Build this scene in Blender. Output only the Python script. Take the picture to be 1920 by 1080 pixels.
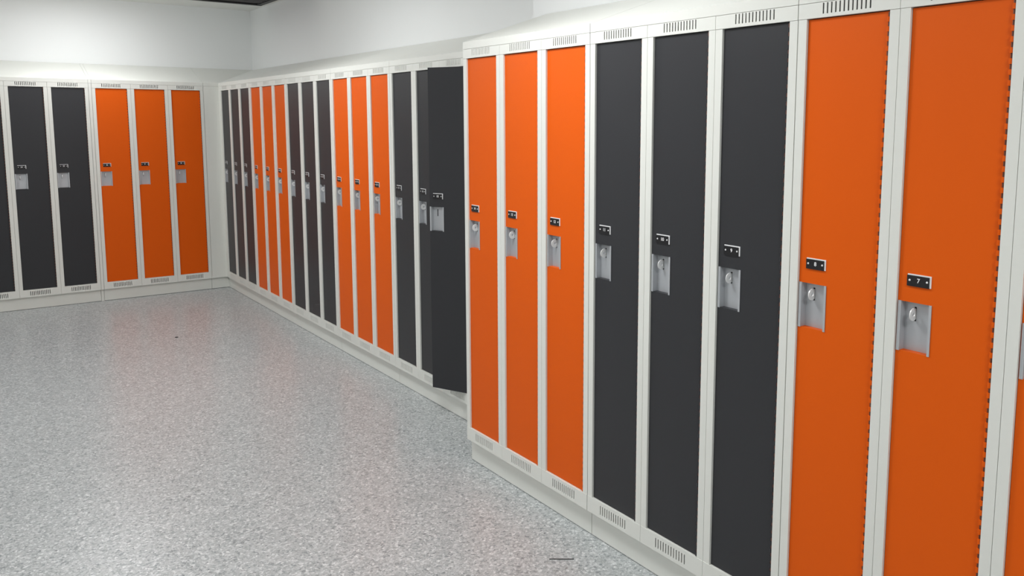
import bpy, bmesh, math
from mathutils import Matrix, Vector

for o in list(bpy.data.objects):
    bpy.data.objects.remove(o)
C = bpy.context.scene.collection
S = bpy.context.scene

# ------------------------------------------------------------------ camera
YAW, PITCH, ROLL, FPX = .6461, -.1204, .0031, 1559.35
PPX, PPY = 99.95, -122.64
cam = bpy.data.objects.new('camera', bpy.data.cameras.new('camera'))
C.objects.link(cam)
cy_, sy_ = math.cos(YAW), math.sin(YAW)
F = Vector((sy_, cy_, 0)); R = Vector((cy_, -sy_, 0)); U = Vector((0, 0, 1))
cp_, sp_ = math.cos(PITCH), math.sin(PITCH)
F2 = F * cp_ + U * sp_; U2 = U * cp_ - F * sp_
cr_, sr_ = math.cos(ROLL), math.sin(ROLL)
R3 = R * cr_ + U2 * sr_; U3 = U2 * cr_ - R * sr_
m_ = Matrix((R3, U3, -F2)).transposed().to_4x4()
m_.translation = (-1.9187, -3.3124, 1.6028)
cam.matrix_world = m_
cam.data.sensor_width = 36
cam.data.lens = FPX / 1920 * 36
cam.data.shift_x = -PPX / 1920
cam.data.shift_y = PPY / 1920
cam.data.clip_start = .05
S.camera = cam

# ------------------------------------------------------------------ view, world, lights
S.view_settings.view_transform = 'Standard'
S.view_settings.look = 'None'
S.view_settings.gamma = 1
S.view_settings.use_curve_mapping = False
S.view_settings.exposure = 0.0
w = bpy.data.worlds.new('world'); S.world = w
w.use_nodes = True
w.node_tree.nodes['Background'].inputs[0].default_value = (.9, .95, 1, 1)
w.node_tree.nodes['Background'].inputs[1].default_value = .05

CEIL = 2.70
# x, y, watts through the flat panel, watts of the point lamp added under it
LAMPS = [(-.90, 4.50, 8.5, 3.5), (-.90, 1.90, 21, 10), (-.92, -.9, 24, 5), (-.95, -4.0, 30, 4), (-3.0, 3.2, 12, 3), (-3.0, -1.3, 22, 3)]
for i, (lx, ly, e, e2) in enumerate(LAMPS):
    L = bpy.data.lights.new('panel_lamp', 'AREA')
    L.shape = 'RECTANGLE'; L.size = .56; L.size_y = .56
    L.energy = e; L.color = (.97, .985, 1.0)
    lo = bpy.data.objects.new('panel_lamp', L); C.objects.link(lo)
    lo.location = (lx, ly, CEIL - .035)
    L = bpy.data.lights.new('wall_fill_lamp', 'POINT')  # added point lamp, brightens the upper walls
    L.energy = e2; L.color = (.97, .985, 1.0); L.shadow_soft_size = .05
    lo = bpy.data.objects.new('wall_fill_lamp', L); C.objects.link(lo)
    lo.location = (lx, ly, CEIL - .11)

# ------------------------------------------------------------------ dimensions
P = .305            # locker pitch
M = .0281           # half mullion
D = .457            # locker depth
ZF = .1074          # underside of the lockers, top of the plinth
H = 1.8156          # locker height
DB, DT = .0625, 1.7755   # door opening, local heights
XB, YB0 = .2414, 4.9362  # middle row: front plane and far end
YC, XC = 4.9827, .1042   # back row: front plane and right end
GC = .0228
ZH = ZF + H         # underside of sloping tops
LIP = .033
RISE = .159
REC = .0234         # plinth set back

# ------------------------------------------------------------------ materials
def srgb(c):
    return tuple((x / 255 / 12.92) if x / 255 <= .04045 else ((x / 255 + .055) / 1.055) ** 2.4 for x in c) + (1,)

def mat(name, col, rough=.5, metal=0., bump=0., bscale=300., spec=.5, var=0.):
    m = bpy.data.materials.new(name); m.use_nodes = True
    nt = m.node_tree; b = nt.nodes['Principled BSDF']
    b.inputs['Base Color'].default_value = col
    b.inputs['Roughness'].default_value = rough
    b.inputs['Metallic'].default_value = metal
    b.inputs['Specular IOR Level'].default_value = spec
    tc = nt.nodes.new('ShaderNodeTexCoord')
    if bump:
        n = nt.nodes.new('ShaderNodeTexNoise'); n.inputs['Scale'].default_value = bscale
        n.inputs['Detail'].default_value = 3
        bp = nt.nodes.new('ShaderNodeBump'); bp.inputs['Strength'].default_value = bump
        bp.inputs['Distance'].default_value = .001
        nt.links.new(tc.outputs['Object'], n.inputs['Vector'])
        nt.links.new(n.outputs['Fac'], bp.inputs['Height'])
        nt.links.new(bp.outputs['Normal'], b.inputs['Normal'])
    if var:
        n2 = nt.nodes.new('ShaderNodeTexNoise'); n2.inputs['Scale'].default_value = 2.5
        mx = nt.nodes.new('ShaderNodeMix'); mx.data_type = 'RGBA'
        mx.inputs[6].default_value = tuple(x * (1 - var) for x in col[:3]) + (1,)
        mx.inputs[7].default_value = tuple(min(1, x * (1 + var)) for x in col[:3]) + (1,)
        nt.links.new(tc.outputs['Object'], n2.inputs['Vector'])
        nt.links.new(n2.outputs['Fac'], mx.inputs[0])
        nt.links.new(mx.outputs[2], b.inputs['Base Color'])
    return m

M_white = mat('white_powder_coat', srgb((227, 228, 221)), .34, spec=.4, bump=.05, bscale=900)
M_orange = mat('orange_powder_coat', (.75, .107, .002, 1), .46, bump=.06, bscale=900, spec=.16)
M_dark = mat('charcoal_powder_coat', (.030, .0308, .034, 1), .42, bump=.06, bscale=900, spec=.33)
M_silver = mat('brushed_silver', srgb((186, 189, 192)), .42, metal=.35)
M_hasp = mat('polished_hasp_steel', srgb((238, 238, 236)), .3, metal=.15)
M_black = mat('black_plastic', srgb((18, 17, 20)), .35)
M_digit = mat('engraved_white', srgb((235, 235, 235)), .5)
M_wall = mat('painted_wall', srgb((240, 242, 241)), .7, bump=.15, bscale=120, var=.01)
M_ceil = mat('ceiling_paint', srgb((232, 232, 228)), .8, bump=.15, bscale=150)
M_blackmetal = mat('black_painted_metal', srgb((38, 36, 37)), .5)
M_greymetal = mat('grey_slat_metal', srgb((95, 92, 92)), .5)
M_speck = mat('dark_debris', srgb((60, 58, 58)), .6)

M_hinge_shade = mat('hinge_gap_shade', srgb((100, 52, 32)), .5)  # dull brown stands in for the shaded gaps along the hinge

def emis(name, s):
    m = bpy.data.materials.new(name); m.use_nodes = True
    b = m.node_tree.nodes['Principled BSDF']
    b.inputs['Emission Color'].default_value = (.97, .985, 1, 1)
    b.inputs['Emission Strength'].default_value = s
    return m
M_diff = emis('lamp_diffuser', 3.0)

def floor_mat():
    m = bpy.data.materials.new('epoxy_flake_floor'); m.use_nodes = True
    nt = m.node_tree; b = nt.nodes['Principled BSDF']; N = nt.nodes.new; Lk = nt.links.new
    tc = N('ShaderNodeTexCoord')
    # small distortion so the chips are irregular
    nz = N('ShaderNodeTexNoise'); nz.inputs['Scale'].default_value = 60
    va = N('ShaderNodeVectorMath'); va.operation = 'MULTIPLY_ADD'
    va.inputs[1].default_value = (.012, .012, 0)
    Lk(tc.outputs['Object'], nz.inputs['Vector']); Lk(nz.outputs['Color'], va.inputs[0]); Lk(tc.outputs['Object'], va.inputs[2])
    def chips(scale):
        v = N('ShaderNodeTexVoronoi'); v.inputs['Scale'].default_value = scale
        Lk(va.outputs[0], v.inputs['Vector'])
        sx = N('ShaderNodeSeparateColor'); Lk(v.outputs['Color'], sx.inputs[0])
        return sx.outputs[0], sx.outputs[1]
    a, a2 = chips(118); c, c2 = chips(215)
    r = N('ShaderNodeValToRGB'); cr = r.color_ramp; cr.interpolation = 'LINEAR'
    cr.elements[0].position = 0; cr.elements[0].color = srgb((98, 104, 106))
    cr.elements[1].position = 1; cr.elements[1].color = srgb((238, 240, 239))
    for p_, c_ in ((.10, (132, 140, 142)), (.28, (168, 173, 173)), (.7, (184, 188, 188)), (.88, (206, 209, 209))):
        e = cr.elements.new(p_); e.color = srgb(c_)
    Lk(a, r.inputs[0])
    r2 = N('ShaderNodeValToRGB'); cr = r2.color_ramp
    cr.elements[0].position = 0; cr.elements[0].color = srgb((92, 98, 102))
    cr.elements[1].position = 1; cr.elements[1].color = srgb((232, 234, 233))
    for p_, c_ in ((.12, (150, 154, 155)), (.5, (170, 172, 171)), (.85, (188, 190, 189))):
        e = cr.elements.new(p_); e.color = srgb(c_)
    Lk(c, r2.inputs[0])
    mx = N('ShaderNodeMix'); mx.data_type = 'RGBA'; mx.inputs[0].default_value = .42
    Lk(r.outputs[0], mx.inputs[6]); Lk(r2.outputs[0], mx.inputs[7])
    Lk(mx.outputs[2], b.inputs['Base Color'])
    b.inputs['Roughness'].default_value = .30
    b.inputs['Specular IOR Level'].default_value = .5
    bp = N('ShaderNodeBump'); bp.inputs['Strength'].default_value = .55; bp.inputs['Distance'].default_value = .0012
    Lk(a2, bp.inputs['Height']); Lk(bp.outputs[0], b.inputs['Normal'])
    return m
M_floor = floor_mat()

# ------------------------------------------------------------------ mesh helpers
def add_box(bm, x0, x1, y0, y1, z0, z1, mi=0):
    vs = [bm.verts.new(v) for v in ((x0, y0, z0), (x1, y0, z0), (x1, y1, z0), (x0, y1, z0),
                                    (x0, y0, z1), (x1, y0, z1), (x1, y1, z1), (x0, y1, z1))]
    for f in ((0, 3, 2, 1), (4, 5, 6, 7), (0, 1, 5, 4), (1, 2, 6, 5), (2, 3, 7, 6), (3, 0, 4, 7)):
        bm.faces.new([vs[i] for i in f]).material_index = mi

def add_plate(bm, xs, zs, holes, y0, y1, mi=0):
    """plate in the xz plane between depths y0 and y1, with rectangular openings (cell indices)."""
    nx, nz = len(xs) - 1, len(zs) - 1
    solid = lambda i, j: 0 <= i < nx and 0 <= j < nz and (i, j) not in holes
    vc = {}
    def V(i, j, k):
        if (i, j, k) not in vc:
            vc[(i, j, k)] = bm.verts.new((xs[i], (y0, y1)[k], zs[j]))
        return vc[(i, j, k)]
    for i in range(nx):
        for j in range(nz):
            if not solid(i, j): continue
            q = [(i, j), (i + 1, j), (i + 1, j + 1), (i, j + 1)]
            fs = [[V(*c_, 0) for c_ in q], [V(*c_, 1) for c_ in reversed(q)]]
            for (di, dj), (a, b) in (((0, -1), (0, 1)), ((1, 0), (1, 2)), ((0, 1), (2, 3)), ((-1, 0), (3, 0))):
                if not solid(i + di, j + dj):
                    fs.append([V(*q[b], 0), V(*q[a], 0), V(*q[a], 1), V(*q[b], 1)])
            for f in fs:
                bm.faces.new(f).material_index = mi

def add_cyl(bm, c, r, h, axis='z', n=10, mi=0, r2=None):
    r2 = r if r2 is None else r2
    rings = []
    for k, rr in ((0, r), (1, r2)):
        ring = []
        for i in range(n):
            a = 2 * math.pi * i / n; u, v = rr * math.cos(a), rr * math.sin(a)
            d = k * h
            p = {'z': (u, v, d), 'y': (u, d, -v), 'x': (d, u, v)}[axis]
            ring.append(bm.verts.new((c[0] + p[0], c[1] + p[1], c[2] + p[2])))
        rings.append(ring)
    for i in range(n):
        j = (i + 1) % n
        bm.faces.new((rings[0][i], rings[0][j], rings[1][j], rings[1][i])).material_index = mi
    bm.faces.new(list(reversed(rings[0]))).material_index = mi
    bm.faces.new(rings[1]).material_index = mi

def prism(bm, prof, x0, x1, mi=0):
    """closed (y, z) profile extruded along x."""
    a = [bm.verts.new((x0, y, z)) for y, z in prof]; b = [bm.verts.new((x1, y, z)) for y, z in prof]
    n = len(prof)
    for i in range(n):
        j = (i + 1) % n
        bm.faces.new((a[i], a[j], b[j], b[i])).material_index = mi
    bm.faces.new(list(reversed(a))).material_index = mi
    bm.faces.new(b).material_index = mi

def mesh(name, bm, mats, bevel=0, smooth=False):
    bmesh.ops.recalc_face_normals(bm, faces=bm.faces)
    if bevel:
        es = [e for e in bm.edges if len(e.link_faces) == 2 and e.calc_face_angle(0) > .6]
        bmesh.ops.bevel(bm, geom=es, offset=bevel, segments=2, affect='EDGES', clamp_overlap=True)
    me = bpy.data.meshes.new(name); bm.to_mesh(me); bm.free()
    for m in (mats if isinstance(mats, (list, tuple)) else [mats]): me.materials.append(m)
    if smooth:
        for p_ in me.polygons: p_.use_smooth = True
    return me

def link(name, me, parent=None, loc=(0, 0, 0), rz=0):
    o = bpy.data.objects.new(name, me); C.objects.link(o)
    if parent: o.parent = parent
    o.location = loc; o.rotation_euler = (0, 0, rz)
    return o

def tag(o, label, cat, group=None):
    o['label'] = label; o['category'] = cat
    if group: o['group'] = group
    return o

def struct(name, me):
    o = link(name, me); o['kind'] = 'structure'; return o

def box_me(name, m, *b, bevel=0):
    bm = bmesh.new(); add_box(bm, *b); return mesh(name, bm, m, bevel)

# ------------------------------------------------------------------ the room
XW, YW = XB + D, YC + D          # far right wall and back wall planes
XA, YA = D, .105                 # wall behind the near row and where it ends
XL, YR = -4.6, -6.2              # left and rear of the room
struct('floor', box_me('floor', M_floor, XL, XW + .2, YR, YW + .2, -.1, 0))
struct('wall_back', box_me('wall_back', M_wall, XL - .2, XW + .2, YW + .001, YW + .2, 0, CEIL + .3))
struct('wall_right', box_me('wall_right', M_wall, XW + .001, XW + .2, YA, YW + .001, 0, CEIL + .3))
struct('wall_near_right', box_me('wall_near_right', M_wall, XA + .001, XW + .2, YR, YA, 0, CEIL + .3))
struct('wall_left', box_me('wall_left', M_wall, XL - .2, XL, YR, YW + .001, 0, CEIL + .3))
struct('wall_rear', box_me('wall_rear', M_wall, XL - .2, XW + .2, YR - .2, YR, 0, CEIL + .3))
# ceiling with an opening for the black grille in the corner
GX0, GX1, GY0, GY1 = -.28, .640, 3.62, 4.90
bm = bmesh.new()
xs = [XL, GX0, GX1, XW + .001]; ys = [YR, GY0, GY1, YW + .001]
for i in range(3):
    for j in range(3):
        if (i, j) != (1, 1):
            add_box(bm, xs[i], xs[i + 1], ys[j], ys[j + 1], CEIL, CEIL + .2)
bmesh.ops.remove_doubles(bm, verts=bm.verts, dist=1e-5)
struct('ceiling', mesh('ceiling', bm, M_ceil))

# black framed grille let into the ceiling
g = link('ceiling_grille', None, None, ((GX0 + GX1) / 2, (GY0 + GY1) / 2, CEIL - .012))
tag(g, 'black framed grille set into the white ceiling above the room corner', 'ceiling grille')
hx, hy = (GX1 - GX0) / 2, (GY1 - GY0) / 2
bm = bmesh.new()
for b_ in ((-hx, hx, hy - .05, hy), (-hx, hx, -hy, -hy + .05), (-hx, -hx + .05, -hy, hy), (hx - .05, hx, -hy, hy)):
    add_box(bm, *b_, 0, .03)
link('frame', mesh('grille_frame', bm, M_blackmetal), g)
bm = bmesh.new()
k = -hy + .09
while k < hy - .07:
    add_box(bm, -hx + .05, hx - .05, k, k + .022, .008, .05); k += .075
link('slats', mesh('grille_slats', bm, M_greymetal), g)
bm = bmesh.new(); add_box(bm, -hx, hx, -hy, hy, .1, .12)
link('backing', mesh('grille_backing', bm, M_black), g)

# recessed ceiling light panels
for i, (lx, ly, e, e2) in enumerate(LAMPS):
    where = ['near the back wall', 'above the middle row', 'above the near row', 'at the rear of the room',
             'on the left side towards the back wall', 'on the left side of the room'][i]
    o = link('ceiling_light', None, None, (lx, ly, CEIL))
    tag(o, 'square white ceiling light panel ' + where, 'ceiling light', 'square ceiling light panels')
    bm = bmesh.new()
    for b_ in ((-.31, .31, .285, .31), (-.31, .31, -.31, -.285), (-.31, -.285, -.285, .285), (.285, .31, -.285, .285)):
        add_box(bm, *b_, -.028, 0)
    link('frame', mesh('light_frame', bm, M_ceil), o)
    bm = bmesh.new(); add_box(bm, -.285, .285, -.285, .285, -.02, -.006)
    link('diffuser', mesh('light_diffuser', bm, M_diff), o)
    bm = bmesh.new(); add_cyl(bm, (0, 0, -.034), .06, .014, 'z', 24)
    link('lens', mesh('fill_lamp_disc', bm, M_diff), o)  # made-up disc to go with the added point lamp

# ------------------------------------------------------------------ locker meshes (local x right, y into the locker, z up)
hw = P / 2 - .0009
SX0, PIT, SW = -.0742, .0128, .0046
def rail_xs():
    xs = [-hw]
    for i in range(12):
        xs += [SX0 + i * PIT, SX0 + i * PIT + SW]
    return xs + [hw]
bm = bmesh.new()
holes = {(2 * i + 1, 1) for i in range(12)}
add_plate(bm, rail_xs(), [0, .014, .049, DB], holes, -.0012, .0012)             # bottom rail
add_plate(bm, rail_xs(), [DT, 1.785, H - .0022, H], holes, -.0012, .0012)       # top rail
add_box(bm, -hw, -P / 2 + M, 0, .0012, DB, DT - .0006)                          # mullion halves
add_box(bm, P / 2 - M, hw, 0, .0012, DB, DT - .0006)
add_box(bm, -P / 2 + M - .0012, -P / 2 + M, .0012, .03, DB, DT)                 # jamb returns
add_box(bm, P / 2 - M, P / 2 - M + .0012, .0012, .03, DB, DT)
add_box(bm, -hw, hw, .0012, .03, DB - .0012, DB)
add_box(bm, -hw, hw, .0012, .03, DT, DT + .0012)
me_frame = mesh('locker_frame', bm, M_white)
bm = bmesh.new()                                                                # body box
add_box(bm, -hw, -hw + .0012, .0014, D - .002, 0, H)
add_box(bm, hw - .0012, hw, .0014, D - .002, 0, H)
add_box(bm, -hw, hw, D - .003, D - .0015, 0, H)
add_box(bm, -hw, hw, .0014, D - .003, 0, .0012)
add_box(bm, -hw, hw, .0014, D - .003, H - .0012, H)
me_body = mesh('locker_body', bm, M_white)
bm = bmesh.new(); add_box(bm, -hw + .002, hw - .002, .035, D - .004, 1.52, 1.5215)
me_shelf = mesh('locker_shelf', bm, M_white)

DW = P - 2 * M          # opening width
X0, X1 = -DW + .0012, -.0045   # door sheet, measured from the hinge line
S0 = -DW - M            # locker's left edge from the hinge line
RX0, RX1, RZ0, RZ1 = S0 + .0318, S0 + .1195, 1.029 - ZF, 1.1565 - ZF
DY = .0075              # door face behind the frame face
def door_mesh(m):
    bm = bmesh.new()
    add_plate(bm, [X0, RX0, RX1, X1], [DB + .0015, RZ0, RZ1, DT - .0025], {(1, 1)}, 0, .0015)
    z0, z1 = DB + .0015, DT - .0025
    add_box(bm, X0, X0 + .0012, .0015, .016, z0, z1)     # folded edges
    add_box(bm, X1 - .0012, X1, .0015, .016, z0, z1)
    add_box(bm, X0 + .0012, X1 - .0012, .0015, .016, z0, z0 + .0012)
    add_box(bm, X0 + .0012, X1 - .0012, .0015, .016, z1 - .0012, z1)
    add_box(bm, X0 + .0012, X1 - .0012, .0148, .016, z0 + .0012, RZ0 - .004)  # inner skin
    add_box(bm, X0 + .0012, X1 - .0012, .0148, .016, RZ1 + .004, z1 - .0012)
    # sheet edge turned in above and below the lock pocket
    add_box(bm, RX0, RX1, .0012, .0190, RZ0 - .0012, RZ0)
    add_box(bm, RX0, RX1, .0012, .0190, RZ1, RZ1 + .0012)
    return mesh('locker_door', bm, m)
def hinge_mesh(m):
    bm = bmesh.new()
    z = DB + .004; k = 0
    while z + .012 < DT - .003:
        add_cyl(bm, (-.0046, -.0038, z), .0042, .0125, 'z', 10)          # door knuckle
        add_cyl(bm, (-.0040, -.0022, z + .0126), .0030, .0113, 'z', 8, 1)   # pin segment, coloured dark as the shade between knuckles
        z += .024
    return mesh('piano_hinge', bm, [m, M_hinge_shade])
me_door = {'orange': door_mesh(M_orange), 'dark': door_mesh(M_dark)}
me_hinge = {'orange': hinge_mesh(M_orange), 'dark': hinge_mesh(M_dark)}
# lock pocket: flanges, side walls, back with the slot
SLX = S0 + .0672
bm = bmesh.new()
PD = .019
add_box(bm, RX0 - .0005, RX0 + .0078, -.0026, -.0004, RZ0 - .001, RZ1 + .0005)
add_box(bm, RX1 - .0058, RX1 + .0008, -.0022, -.0004, RZ0 - .001, RZ1 + .0005)
add_box(bm, RX0 + .0066, RX0 + .0078, -.0004, PD, RZ0 - .0005, RZ1)
add_box(bm, RX1 - .0058, RX1 - .0046, -.0004, PD, RZ0 - .0005, RZ1)
SZ = 1.124 - ZF
add_plate(bm, [RX0 + .0066, SLX - .0030, SLX + .0030, RX1 - .0046], [RZ0, SZ - .0185, SZ + .0185, RZ1], {(1, 1)}, PD, PD + .0012)
add_box(bm, SLX - .012, SLX + .012, PD + .0025, PD + .0035, SZ - .024, SZ + .024, 1)   # dark behind the slot
me_pocket = mesh('lock_pocket', bm, [M_silver, M_black])
# padlock eye on the locker frame, comes through the slot
bm = bmesh.new()
n = 24; t = .0032; yc, rr, ri = DY + PD - .0095, .0165, .0050
HX = SLX + P / 2 - M          # in locker coordinates
rings = []
for x in (HX - t / 2, HX + t / 2):
    for r_ in (rr, ri):
        rings.append([bm.verts.new((x, yc + r_ * math.cos(2 * math.pi * i / n) * 1.02, SZ + r_ * math.sin(2 * math.pi * i / n))) for i in range(n)])
for i in range(n):
    j = (i + 1) % n
    for a, b in ((0, 1), (2, 3), (0, 2), (1, 3)):
        bm.faces.new((rings[a][i], rings[a][j], rings[b][j], rings[b][i]))
add_box(bm, HX - t / 2, HX + t / 2, DY + PD + .002, DY + PD + .004, SZ - .014, SZ + .014)
me_hasp = mesh('padlock_eye', bm, M_hasp, bevel=.0006)
# number plates
PX0, PX1, PZ0, PZ1 = S0 + .0535, S0 + .1158, 1.199 - ZF, 1.2288 - ZF
def plate_mesh(num):
    tx = bpy.data.curves.new('digits', 'FONT'); tx.body = str(num)
    tx.size = .0155; tx.align_x = 'CENTER'; tx.align_y = 'CENTER'; tx.extrude = .0002; tx.offset = .0003
    to = bpy.data.objects.new('digits', tx); C.objects.link(to)
    dg = bpy.context.evaluated_depsgraph_get()
    tm = bpy.data.meshes.new_from_object(to.evaluated_get(dg))
    bpy.data.objects.remove(to); bpy.data.curves.remove(tx)
    bm = bmesh.new(); bm.from_mesh(tm); bpy.data.meshes.remove(tm)
    bmx, bmz = (PX0 + PX1) / 2 - .0012, (PZ0 + PZ1) / 2 - .0008
    for v in bm.verts:
        x, y, z = v.co
        v.co = (bmx + x, -.0040 - z, bmz + y)
    for f in bm.faces: f.material_index = 2
    add_box(bm, PX0, PX1, -.0022, 0, PZ0 - .0002, PZ1, 0)                       # pale holder
    add_box(bm, PX0 - .0006, PX1 - .0042, -.0037, -.0020, PZ0 - .0008, PZ1 - .0032, 1)   # black plate
    for x in (PX0 + .0065, PX1 - .0098):
        add_cyl(bm, (x, -.0052, bmz), .0022, .0018, 'y', 10, 0, r2=.0030)
    return mesh('number_plate', bm, [M_digit, M_black, M_digit])

def make_locker(kind):
    t = bpy.data.objects.new('locker', None); C.objects.link(t); t.empty_display_size = .1
    link('frame', me_frame, t); link('body', me_body, t)
    h = link('padlock_eye', me_hasp, t); h['label'] = 'small bright steel padlock eye'
    d = link('door', me_door[kind], t, (P / 2 - M, DY, 0))
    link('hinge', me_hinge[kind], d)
    l = link('lock_pocket', me_pocket, d); l['label'] = 'silver recessed lock pocket'
    link('number_plate', None or plate_mesh(0), d)
    return t
proto = {}
def copy_tree(o, parent=None):
    c = o.copy(); C.objects.link(c)
    if parent: c.parent = parent
    for ch in list(o.children): copy_tree(ch, c)
    return c

# trios, from the right edge of the photo round to the left
NAME = {'orange': 'orange', 'dark': 'charcoal grey'}
POS = ['left-hand', 'middle', 'right-hand']
def place(kind, loc, rz, label, group, num, angle=0):
    if kind not in proto:
        t = proto[kind] = make_locker(kind)
    else:
        t = copy_tree(proto[kind])
    t.location = loc; t.rotation_euler = (0, 0, rz)
    tag(t, label, 'locker', group)
    for ch in t.children:
        if ch.name.startswith('door'):
            ch.rotation_euler = (0, 0, angle)
            for g_ in ch.children:
                if g_.name.startswith('number_plate'):
                    g_.data = plate_mesh(num)
                    g_['label'] = 'black number plate with two rivets' + (' reading %d' % num if row == 'A' else '')
    return t

PU = .3045
TRIOS = []   # (row, unit, kind, phrase)
TRIOS += [('A', 0, 'orange', 'far orange trio of the near row'), ('A', 1, 'dark', 'grey trio of the near row'),
          ('A', 2, 'orange', 'large orange trio at the right edge')]
TRIOS += [('B', 0, 'dark', 'narrow grey trio beside the room corner'), ('B', 1, 'orange', 'orange trio second from the room corner'),
          ('B', 2, 'dark', 'grey trio mid-way along the far right row'), ('B', 3, 'orange', 'orange trio left of the open door'),
          ('B', 4, 'dark', 'grey trio with the open door')]
TRIOS += [('C', 0, 'orange', 'orange trio on the back wall'), ('C', 1, 'dark', 'grey trio at the left end of the back wall')]
GROUP = {'A': 'lockers of the near right row', 'B': 'lockers of the far right row', 'C': 'lockers along the back wall'}

for row, u, kind, ph in TRIOS:
    for k in range(3):
        s = u * 3 * P + 1.5 * P + (k - 1) * PU          # centre along the row
        if row == 'A':
            loc, rz, num = (0, -s, ZF), -math.pi / 2, 14 - (u * 3 + k)
        elif row == 'B':
            loc, rz, num = (XB, YB0 - s, ZF), -math.pi / 2, 29 - (u * 3 + k)
        else:
            s = u * 3 * P + 1.5 * P + (1 - k) * PU + u * GC
            loc, rz, num = (XC - s, YC, ZF), 0, 30 + u * 3 + (2 - k)
        op = row == 'B' and u == 4 and k == 2
        lab = '%s %s locker of the %s' % (POS[k], NAME[kind], ph)
        if op: lab = 'charcoal grey locker whose door stands open beside the near orange row'
        if row == 'A': lab += ', number %d' % num
        t = place(kind, loc, rz, lab, GROUP[row], num, math.radians(25) if op else 0)
        if op: link('shelf', me_shelf, t)

# ------------------------------------------------------------------ sloping tops and plinths, one per trio
L3 = 3 * P - .0024
bm = bmesh.new()
prism(bm, [(-.0012, .0012), (-.0012, LIP), (D - .001, LIP + RISE), (D - .001, .0012)], -L3 / 2, L3 / 2)
me_top = mesh('sloping_top', bm, M_white)
def plinth_me(x0, x1):
    bm = bmesh.new()
    prism(bm, [(REC, .003), (REC, ZF - .0006), (D - .002, ZF - .0006), (D - .002, .003)], x0, x1)
    prism(bm, [(REC + .004, 0), (REC + .004, .0032), (D - .006, .0032), (D - .006, 0)], x0, x1, 1)  # black foot strip stands in for the shadow line at the floor
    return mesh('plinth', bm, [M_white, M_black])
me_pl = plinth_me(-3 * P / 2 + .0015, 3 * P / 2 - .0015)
for row, u, kind, ph in TRIOS:
    s = u * 3 * P + 1.5 * P
    if row == 'A': loc, rz = Vector((0, -s, 0)), -math.pi / 2
    elif row == 'B': loc, rz = Vector((XB, YB0 - s, 0)), -math.pi / 2
    else: loc, rz = Vector((XC - s - u * GC, YC, 0)), 0
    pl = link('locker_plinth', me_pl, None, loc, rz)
    tag(pl, 'off-white plinth under the ' + ph, 'plinth', 'plinths under the lockers')
    tp = link('sloping_locker_top', me_top, None, loc + Vector((0, 0, ZH)), rz)
    tag(tp, 'white sloping top over the ' + ph, 'locker top', 'sloping tops on the lockers')

# corner pieces where the two far rows meet
XI = XB + REC
bm = bmesh.new()
z0, z1, z2 = ZH + .0012, ZH + LIP, ZH + LIP + RISE
g1, y1 = XC + .0008, YB0 - .0002
top = [(g1, YC), (XB, YC), (XB, y1), (XB + D - .001, y1), (XB + D - .001, YC + D - .001), (g1, YC + D - .001)]
zt = [z1, z1, z1, z2, z2, z2]
A_ = [bm.verts.new((x, y, z)) for (x, y), z in zip(top, zt)]
B_ = [bm.verts.new((x, y, z0)) for (x, y) in top]
bm.faces.new((A_[0], A_[1], A_[4], A_[5])); bm.faces.new((A_[1], A_[2], A_[3], A_[4]))
for i in range(6):
    j = (i + 1) % 6
    bm.faces.new((B_[i], B_[j], A_[j], A_[i]))
bm.faces.new((B_[0], B_[1], B_[4], B_[5])); bm.faces.new((B_[1], B_[2], B_[3], B_[4]))
o = link('sloping_corner_top', mesh('sloping_corner_top', bm, M_white))
tag(o, 'white sloping corner piece with a valley joining the tops of both far rows', 'locker top')
bm = bmesh.new()
add_box(bm, XC + .0008, XB, YC, YC + .0012, ZF, ZH)
add_box(bm, XB, XB + .0012, YB0 + .0006, YC + .0012, ZF, ZH)
o = link('corner_filler_panel', mesh('corner_filler_panel', bm, M_white))
tag(o, 'plain off-white filler panel in the room corner between the orange and grey trios', 'filler panel')
bm = bmesh.new()
add_box(bm, XC + .001, XI + .2, YC + REC, YC + REC + .15, .003, ZF - .0006)
add_box(bm, XI, XI + .2, YB0 + .0006, YC + REC, .003, ZF - .0006)
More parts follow.
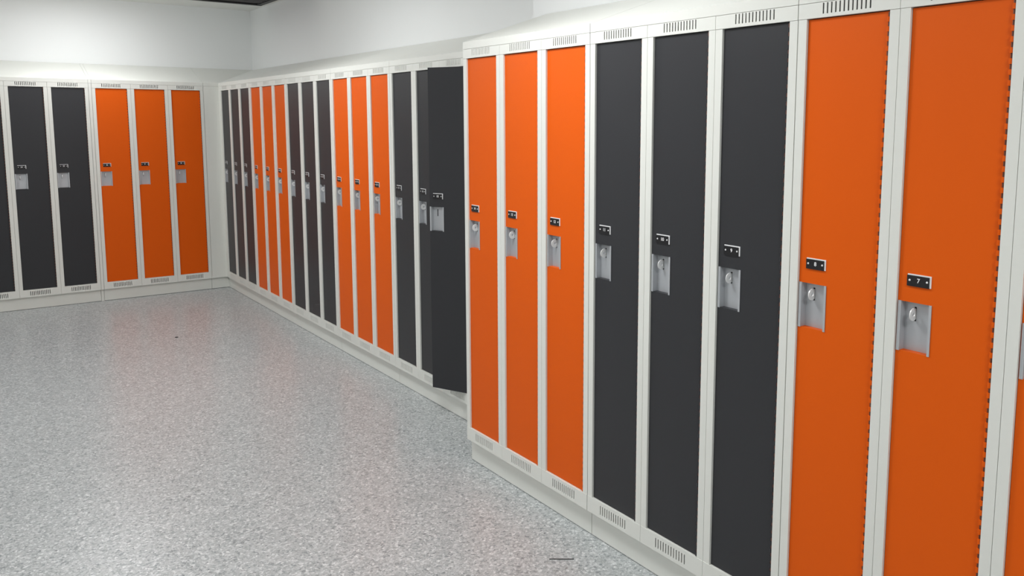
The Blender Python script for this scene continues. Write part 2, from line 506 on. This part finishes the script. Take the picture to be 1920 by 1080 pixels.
add_box(bm, XC + .001, XI + .2, YC + REC + .004, YC + REC + .15, 0, .0032, 1)  # black strips continue the painted floor-line shadow round the corner
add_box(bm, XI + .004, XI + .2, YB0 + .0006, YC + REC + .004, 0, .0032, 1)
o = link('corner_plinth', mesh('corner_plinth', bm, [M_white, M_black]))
tag(o, 'off-white plinth under the filler panel in the room corner', 'plinth')
# narrow spacer between the two trios on the back wall
xs1 = XC - 3 * P; xs0 = xs1 - GC
bm = bmesh.new()
add_box(bm, xs0 + .0008, xs1 - .0008, YC - .0004, YC + .02, ZF, ZH)
add_box(bm, xs0 + .0008, xs1 - .0008, YC + REC, YC + REC + .05, 0, ZF)
prism(bm, [(YC - .0008, ZH + .0012), (YC - .0008, ZH + LIP), (YC + D - .001, ZH + LIP + RISE), (YC + D - .001, ZH + .0012)], xs0 + .0002, xs1 - .0002)
o = link('spacer_strip', mesh('spacer_strip', bm, M_white))
tag(o, 'narrow off-white upright strip between the grey and orange trios on the back wall', 'spacer strip')

# ------------------------------------------------------------------ bits on the floor
bm = bmesh.new()
add_cyl(bm, (-.2183, -.966, .0016), .0016, 1, 'z', 8)
bm.clear()
p0, p1 = Vector((-.2183, -.9660, .0018)), Vector((-.1457, -1.0201, .0018))
ax = (p1 - p0)
add_cyl(bm, (0, 0, 0), .0017, ax.length, 'x', 8)
bmesh.ops.rotate(bm, verts=bm.verts, cent=(0, 0, 0), matrix=Matrix.Rotation(math.atan2(ax.y, ax.x), 3, 'Z'))
o = link('wire_scrap', mesh('wire_scrap', bm, M_speck), None, p0)
tag(o, 'short thin dark scrap of wire lying on the speckled floor near the grey near-row lockers', 'scrap')
bm = bmesh.new()
bmesh.ops.create_icosphere(bm, subdivisions=2, radius=.012)
for v in bm.verts: v.co = (v.co.x * (1 + .3 * math.sin(9 * v.co.y / .012)), v.co.y * .7, v.co.z * .3 + .0034)
o = link('debris_fleck', mesh('debris_fleck', bm, M_speck), None, (-.589, 3.254, 0))
tag(o, 'tiny dark fleck of debris on the floor in front of the back wall', 'debris')
